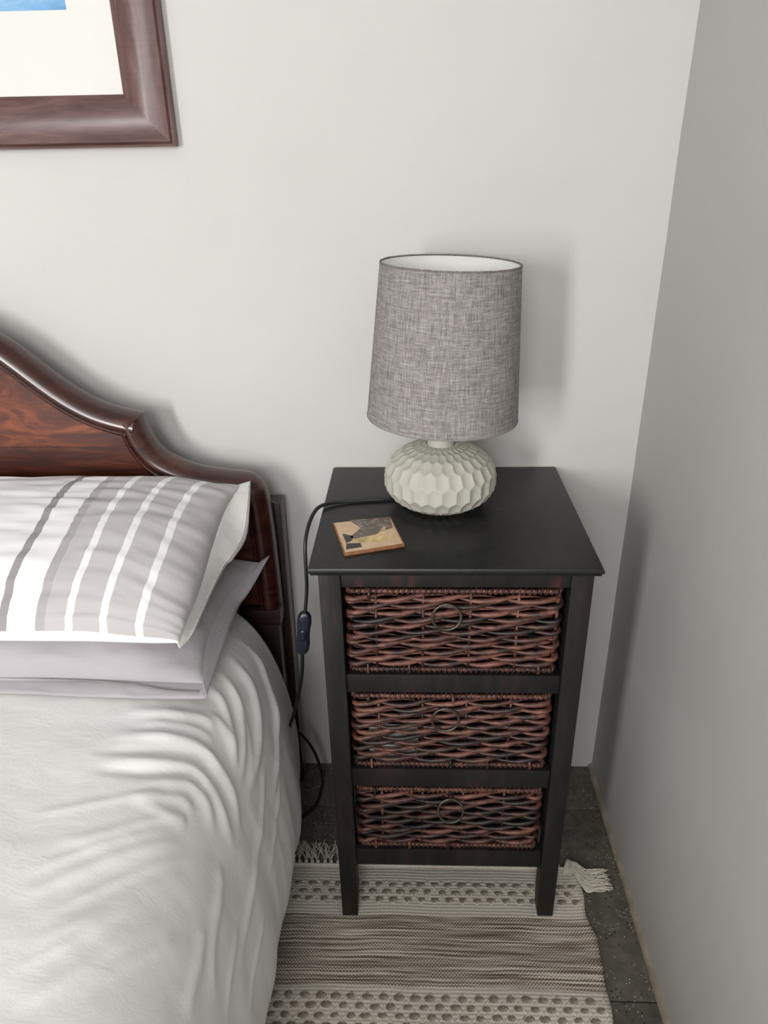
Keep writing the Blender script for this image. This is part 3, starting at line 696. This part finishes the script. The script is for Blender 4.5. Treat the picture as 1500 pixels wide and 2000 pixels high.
for z,r in ((SZ1,SR1),(SZ0,SR0)):
    rnd=random.Random(5); pts=[sp3(2*PI*k/160,r-.0008,z+.0004*nz(k*.6,z)) for k in range(160)]
    build('rim_binding',MB().tube(pts,lambda t:.0014+.0007*abs(nz(t*60,z*3)),6,closed=True),M['trim'] if z>1 else M['linen'],shade)
fr=MB()
for k in range(3):
    a=2*PI*k/3+.4; fr.tube([sp3(a,.014,SZ0+.035),sp3(a,.05,SZ0+.034),sp3(a,SR0-.006,SZ0+.012)],.0015,6)
fr.tube([sp3(2*PI*k/32,.016,SZ0+.035) for k in range(32)],.002,6,closed=True); build('shade_carrier',fr,M['metal'],shade)
# cord: from the back of the base over the edge of the cabinet top to the floor behind the bed
c1=[(-.030,-.150,.7525),(-.062,-.158,.7525),(-.10,-.163,.7525),(-.135,-.170,.7530),(-.158,-.182,.7545),(-.172,-.198,.752),(-.1815,-.222,.738),(-.1865,-.245,.713),(-.1865,-.255,.673),(-.1875,-.255,.634),(-.1935,-.255,.585)]
c2=[(-.2035,-.255,.508),(-.206,-.253,.47),(-.213,-.250,.428),(-.228,-.243,.365),(-.250,-.21,.29),(-.262,-.15,.235),(-.257,-.12,.21),(-.240,-.112,.182),(-.224,-.10,.135),(-.214,-.085,.07),(-.213,-.075,.02),(-.216,-.085,.0045),(-.222,-.125,.0038),(-.245,-.155,.0038),(-.268,-.168,.0038)]
cd=MB().tube(catmull(c1,10),.0031,8); build('cord',cd,M['cord'],lamp); build('cord',MB().tube(catmull(c2,10),.0031,8),M['cord'],lamp)
a_=Vector((-.1935,-.255,.588)); b_=Vector((-.2035,-.255,.505)); ax=(b_-a_).normalized(); sx=Vector((1,0,0)); sx=(sx-ax*sx.dot(ax)).normalized(); sy=ax.cross(sx)
R_=[]
for t,wd,dp in ((-.02,.0035,.0035),(.02,.0075,.006),(.10,.0112,.0078),(.25,.0122,.0085),(.40,.0108,.0082),(.55,.0106,.0082),(.75,.0122,.0085),(.90,.0112,.0078),(.98,.0075,.006),(1.02,.0035,.0035)):
    p=a_.lerp(b_,t); R_.append([p+sx*wd*math.copysign(abs(math.cos(2*PI*k/20))**.6,math.cos(2*PI*k/20))+sy*dp*math.copysign(abs(math.sin(2*PI*k/20))**.6,math.sin(2*PI*k/20)) for k in range(20)])
mb=MB().grid(R_,cv=True); mb.f.append(tuple(range(20))[::-1]); mb.f.append(tuple(180+k for k in range(20))); mb.mi+=[0,0]
sw=build('inline_switch',mb,M['switch'],lamp)
R_=[]
for t,h in ((.36,.0086),(.42,.0108),(.5,.0092),(.58,.0112),(.64,.0086)):
    p=a_.lerp(b_,t); fy=Vector((0,-1,0)); R_.append([p+sx*w_+fy*(h if abs(w_)<.005 else h-.002) for w_ in (-.0055,-.004,.004,.0055)])
build('rocker',MB().grid(R_),M['switch'],sw,solid=.003)

# ------------------------------------------------------------------ coaster of inlaid veneers
CZ=.7492
coaster=thing('coaster','square wooden coaster inlaid with pale and dark veneers beside lamp','coaster',(-.082,-.29,CZ))
cq=[(-.1391,-.2512),(-.1127,-.3520),(-.0250,-.3220),(-.0479,-.2290)]
cx_=sum(p[0] for p in cq)/4; cy_=sum(p[1] for p in cq)/4
build('board',MB().prism(cq,CZ,CZ+.0052),M['birch_edge'],coaster,bevel=.0006)
def inlay(name, poly, mat, z, k=.955):
    build(name,MB().prism([(cx_+(x-cx_)*k,cy_+(y-cy_)*k) for x,y in poly],CZ+.0051,CZ+z),mat,coaster,smooth=False)
inlay('veneer',cq,M['birch'],.0054)
inlay('veneer',[(-.1156,-.2401),(-.0479,-.2290),(-.0414,-.2674),(-.0562,-.2779),(-.0684,-.2917),(-.1019,-.307),(-.1095,-.302),(-.0941,-.2692)],M['bark'],.0056,.95)
inlay('veneer',[(-.1228,-.2901),(-.1065,-.2969),(-.1038,-.3019),(-.1067,-.3153),(-.1139,-.3218)],M['darkveneer'],.0056,.95)
inlay('veneer',[(-.1138,-.3234),(-.0917,-.3218),(-.0886,-.3346),(-.1125,-.3430)],M['darkveneer'],.0056,.95)
inlay('veneer',[(-.0567,-.262),(-.0526,-.2674),(-.0567,-.2883),(-.0674,-.2951)],M['gold'],.0058,.95)
inlay('veneer',[(-.1067,-.3153),(-.1038,-.3030),(-.060,-.2960),(-.046,-.2990),(-.042,-.3120),(-.070,-.3210),(-.088,-.3200)],M['gold'],.0055,.95)

# ------------------------------------------------------------------ framed picture
pic=thing('framed_picture','picture in a wide reddish brown wooden frame above the headboard','picture',(-.95,-.012,1.297))
PX0,PX1,PZ0,PZ1=-1.60,-.383,1.2965,2.12; FW=.0725
fprof=[(0,-.003),(0,-.020),(.003,-.0215),(.0045,-.0185),(.007,-.0225),(.016,-.026),(.030,-.0285),(.044,-.0275),(.058,-.022),(.068,-.0165),(FW,-.013),(FW,-.003)]
def rail(c0,c1,d0,d1,name,mat):
    mb=MB(); rows=[]
    for t in (0,.25,.5,.75,1):
        rows.append([(c0[0]+(c1[0]-c0[0])*t+(d0[0]+(d1[0]-d0[0])*t)*i_, y, c0[1]+(c1[1]-c0[1])*t+(d0[1]+(d1[1]-d0[1])*t)*i_) for i_,y in fprof])
    mb.grid(rows,cv=True); n=len(fprof); mb.f.append(tuple(range(n))); mb.f.append(tuple(4*n+k for k in range(n))); mb.mi+=[0,0]
    return build(name,mb,mat,pic,auto=35)
cs=[(PX0,PZ0),(PX1,PZ0),(PX1,PZ1),(PX0,PZ1)]; ds=[(1,1),(-1,1),(-1,-1),(1,-1)]
for k in range(4): rail(cs[k],cs[(k+1)%4],ds[k],ds[(k+1)%4],'frame_rail',M['frame_wood'] if k%2==0 else M['frame_wood_up'])
build('mat_board',MB().box((PX0+FW-.004,-.0125,PZ0+FW-.004),(PX1-FW+.004,-.004,PZ1-FW+.004)),M['mat'],pic,smooth=False)
build('print',MB().box((PX0+.21,-.0129,1.4785),(-.5215,-.0124,PZ1-.18)),M['print'],pic,smooth=False)
for k in range(2): pass

# ------------------------------------------------------------------ woven rug with raised dots and fringe
rug=thing('rug','cream and brown striped woven rug with raised dots under the cabinet','rug',(0,-.8,0))
RX0,RYB,RYF=-.86,-.276,-1.75
def rx_edge(y): return catv(y)
EK=[(-.270,.302),(-.305,.312),(-.335,.3125),(-.375,.3075),(-.395,.311),(-.42,.3175),(-.46,.3165),(-.50,.3135),(-.54,.3135),(-.58,.310),(-.7,.312),(-1.0,.308),(-1.8,.312)]
def catv(y):
    for (a,p),(b,q) in zip(EK,EK[1:]):
        if b<=y<=a: t=(a-y)/(a-b); t=t*t*(3-2*t); return p+(q-p)*t
    return .31
def rug_z(x,y):
    k=smooth(-.37,-.41,y)
    return .0050+k*(.0022*(nz(x*9,y*11,2)+.3)+.0015*math.sin(y*90+2*nz(x*4,y*3,1))*smooth(.05,.25,abs(x)))+.0035*smooth(.28,.318,x)*(.5+.5*nz(y*16,3.3))
rows=[]; n=110; y=RYB; ysr=[]
while y>-.62: ysr.append(y); y-=.004
while y>RYF: ysr.append(y); y-=.03
for y in ysr:
    xr=catv(y); rows.append([(RX0+(xr-RX0)*k/n,y,max(rug_z(RX0+(xr-RX0)*k/n,y),.0035)) for k in range(n+1)])
o=build('woven_field',MB().grid(rows),M['rug'],rug,solid=.003,up=True)
tuft=None; rndt=random.Random(8)
def put(name,me,mat,parent,loc,rz=0,sc=(1,1,1)):
    o=bpy.data.objects.new(name,me); C.objects.link(o); o.parent=parent; o.location=Vector(loc)-world_loc(parent); o.rotation_euler=(0,0,rz); o.scale=sc; return o
R_=[]
for i in range(5):
    a=i*PI/8; R_.append([(.0090*math.cos(a)*math.cos(2*PI*k/10),.0052*math.cos(a)*math.sin(2*PI*k/10),.0022*math.sin(a)) for k in range(10)])
tm=MB().grid(R_,cv=True); proto=build('yarn_dot',tm,M['tuft']); tuft=proto.data; bpy.data.objects.remove(proto)
dotrows=[-.3195,-.3355,-.3515,-.5325,-.5475,-.5625,-.5775]; ux=.0265
for r,y in enumerate(dotrows):
    for k in range(24):
        x=.295-(k+.5*(r%2))*ux+rndt.uniform(-.002,.002)
        if x>catv(y)-.012 or x<-.31: continue
        put('yarn_dot',tuft,None,rug,(x,y+rndt.uniform(-.001,.001),rug_z(x,y)+.0002),rndt.uniform(-.1,.1),(rndt.uniform(.85,1.15),rndt.uniform(.8,1.2),rndt.uniform(.7,1.1)))
cm=MB()
for ya,yb,rs in ((-.3115,-.3595,3),(-.5245,-.5855,4)):
    for fam in (1,-1):
        for k in range(-3,27):
            xs_=.308-k*ux; pts=[]
            for j in range(13):
                t=j/12; y=ya+(yb-ya)*t; x=xs_+fam*((t*rs)*ux*.5)-(0 if fam>0 else -0)
                if x>catv(y)-.004 or x<-.33: continue
                pts.append((x,y,rug_z(x,y)+.0001+.0004*math.sin(j*PI/2+(0 if fam>0 else PI))))
            if len(pts)>3: cm.tube(pts,.0011,5)
tag(build('woven_cords',cm,M['cream'],rug),kind='stuff')
build('hem_band',MB().tube([(RX0+(catv(RYB)-RX0)*k/60,RYB-.002,.0052) for k in range(61)],.0034,6),M['cream'],rug)
# fringe: knotted bundles of cotton threads
def tassel_mesh(seed, L):
    rd=random.Random(seed); mb=MB()
    mb.tube(catmull([(0,0,.0045),(.0005,.006,.0052),(.0,.012,.0045)],3),lambda t:.0030+.0014*math.sin(PI*t),6)
    for k in range(9):
        a=rd.uniform(-.55,.55); l=L*rd.uniform(.75,1.1); cvx=rd.uniform(-.012,.012)
        pts=[(rd.uniform(-.0015,.0015),.010,.0045)]
        for q in range(1,6):
            t=q/5; pts.append((math.sin(a)*l*t+cvx*t*t,.010+math.cos(a)*l*t,max(.0012,.0048+rd.uniform(-.0012,.003)-.003*t)))
        mb.tube(catmull(pts,2),.0010,4)
    return mb
tms=[]
for s_ in range(5):
    o=build('tassel',tassel_mesh(s_,.048),M['cream']); tms.append(o.data); bpy.data.objects.remove(o)
rndt=random.Random(3)
x=-.60
while x<.285:
    put('tassel',tms[rndt.randrange(5)],None,rug,(x,RYB-.002,0),rndt.uniform(-.35,.35)); x+=.0125
# corner bundle swept out to the right
for k in range(7):
    rd=random.Random(40+k); mb=MB(); y_s=-.240-.012*k+.0; 
    for q in range(9):
        j=lambda s_: rd.uniform(-s_,s_)
        st=(.283+.003*k,-.288+.003*j(1),.007+.0015*j(1)); 
        pts=[st,(.296+j(.003),-.268+.001*k+j(.003),.010+j(.002)),(.313+j(.004),-.272-.006*k+j(.003),.009+j(.003)),(.324+j(.004),-.284-.007*k+j(.004),.006+j(.002)),(.342+j(.007),-.282-.0068*k+j(.006),.004+abs(j(.003))),(.362+j(.012),-.276-.0072*k+j(.009),.0025+abs(j(.004)))]
        mb.tube(catmull(pts,3),.0011,4)
    build('tassel',mb,M['cream'],rug)
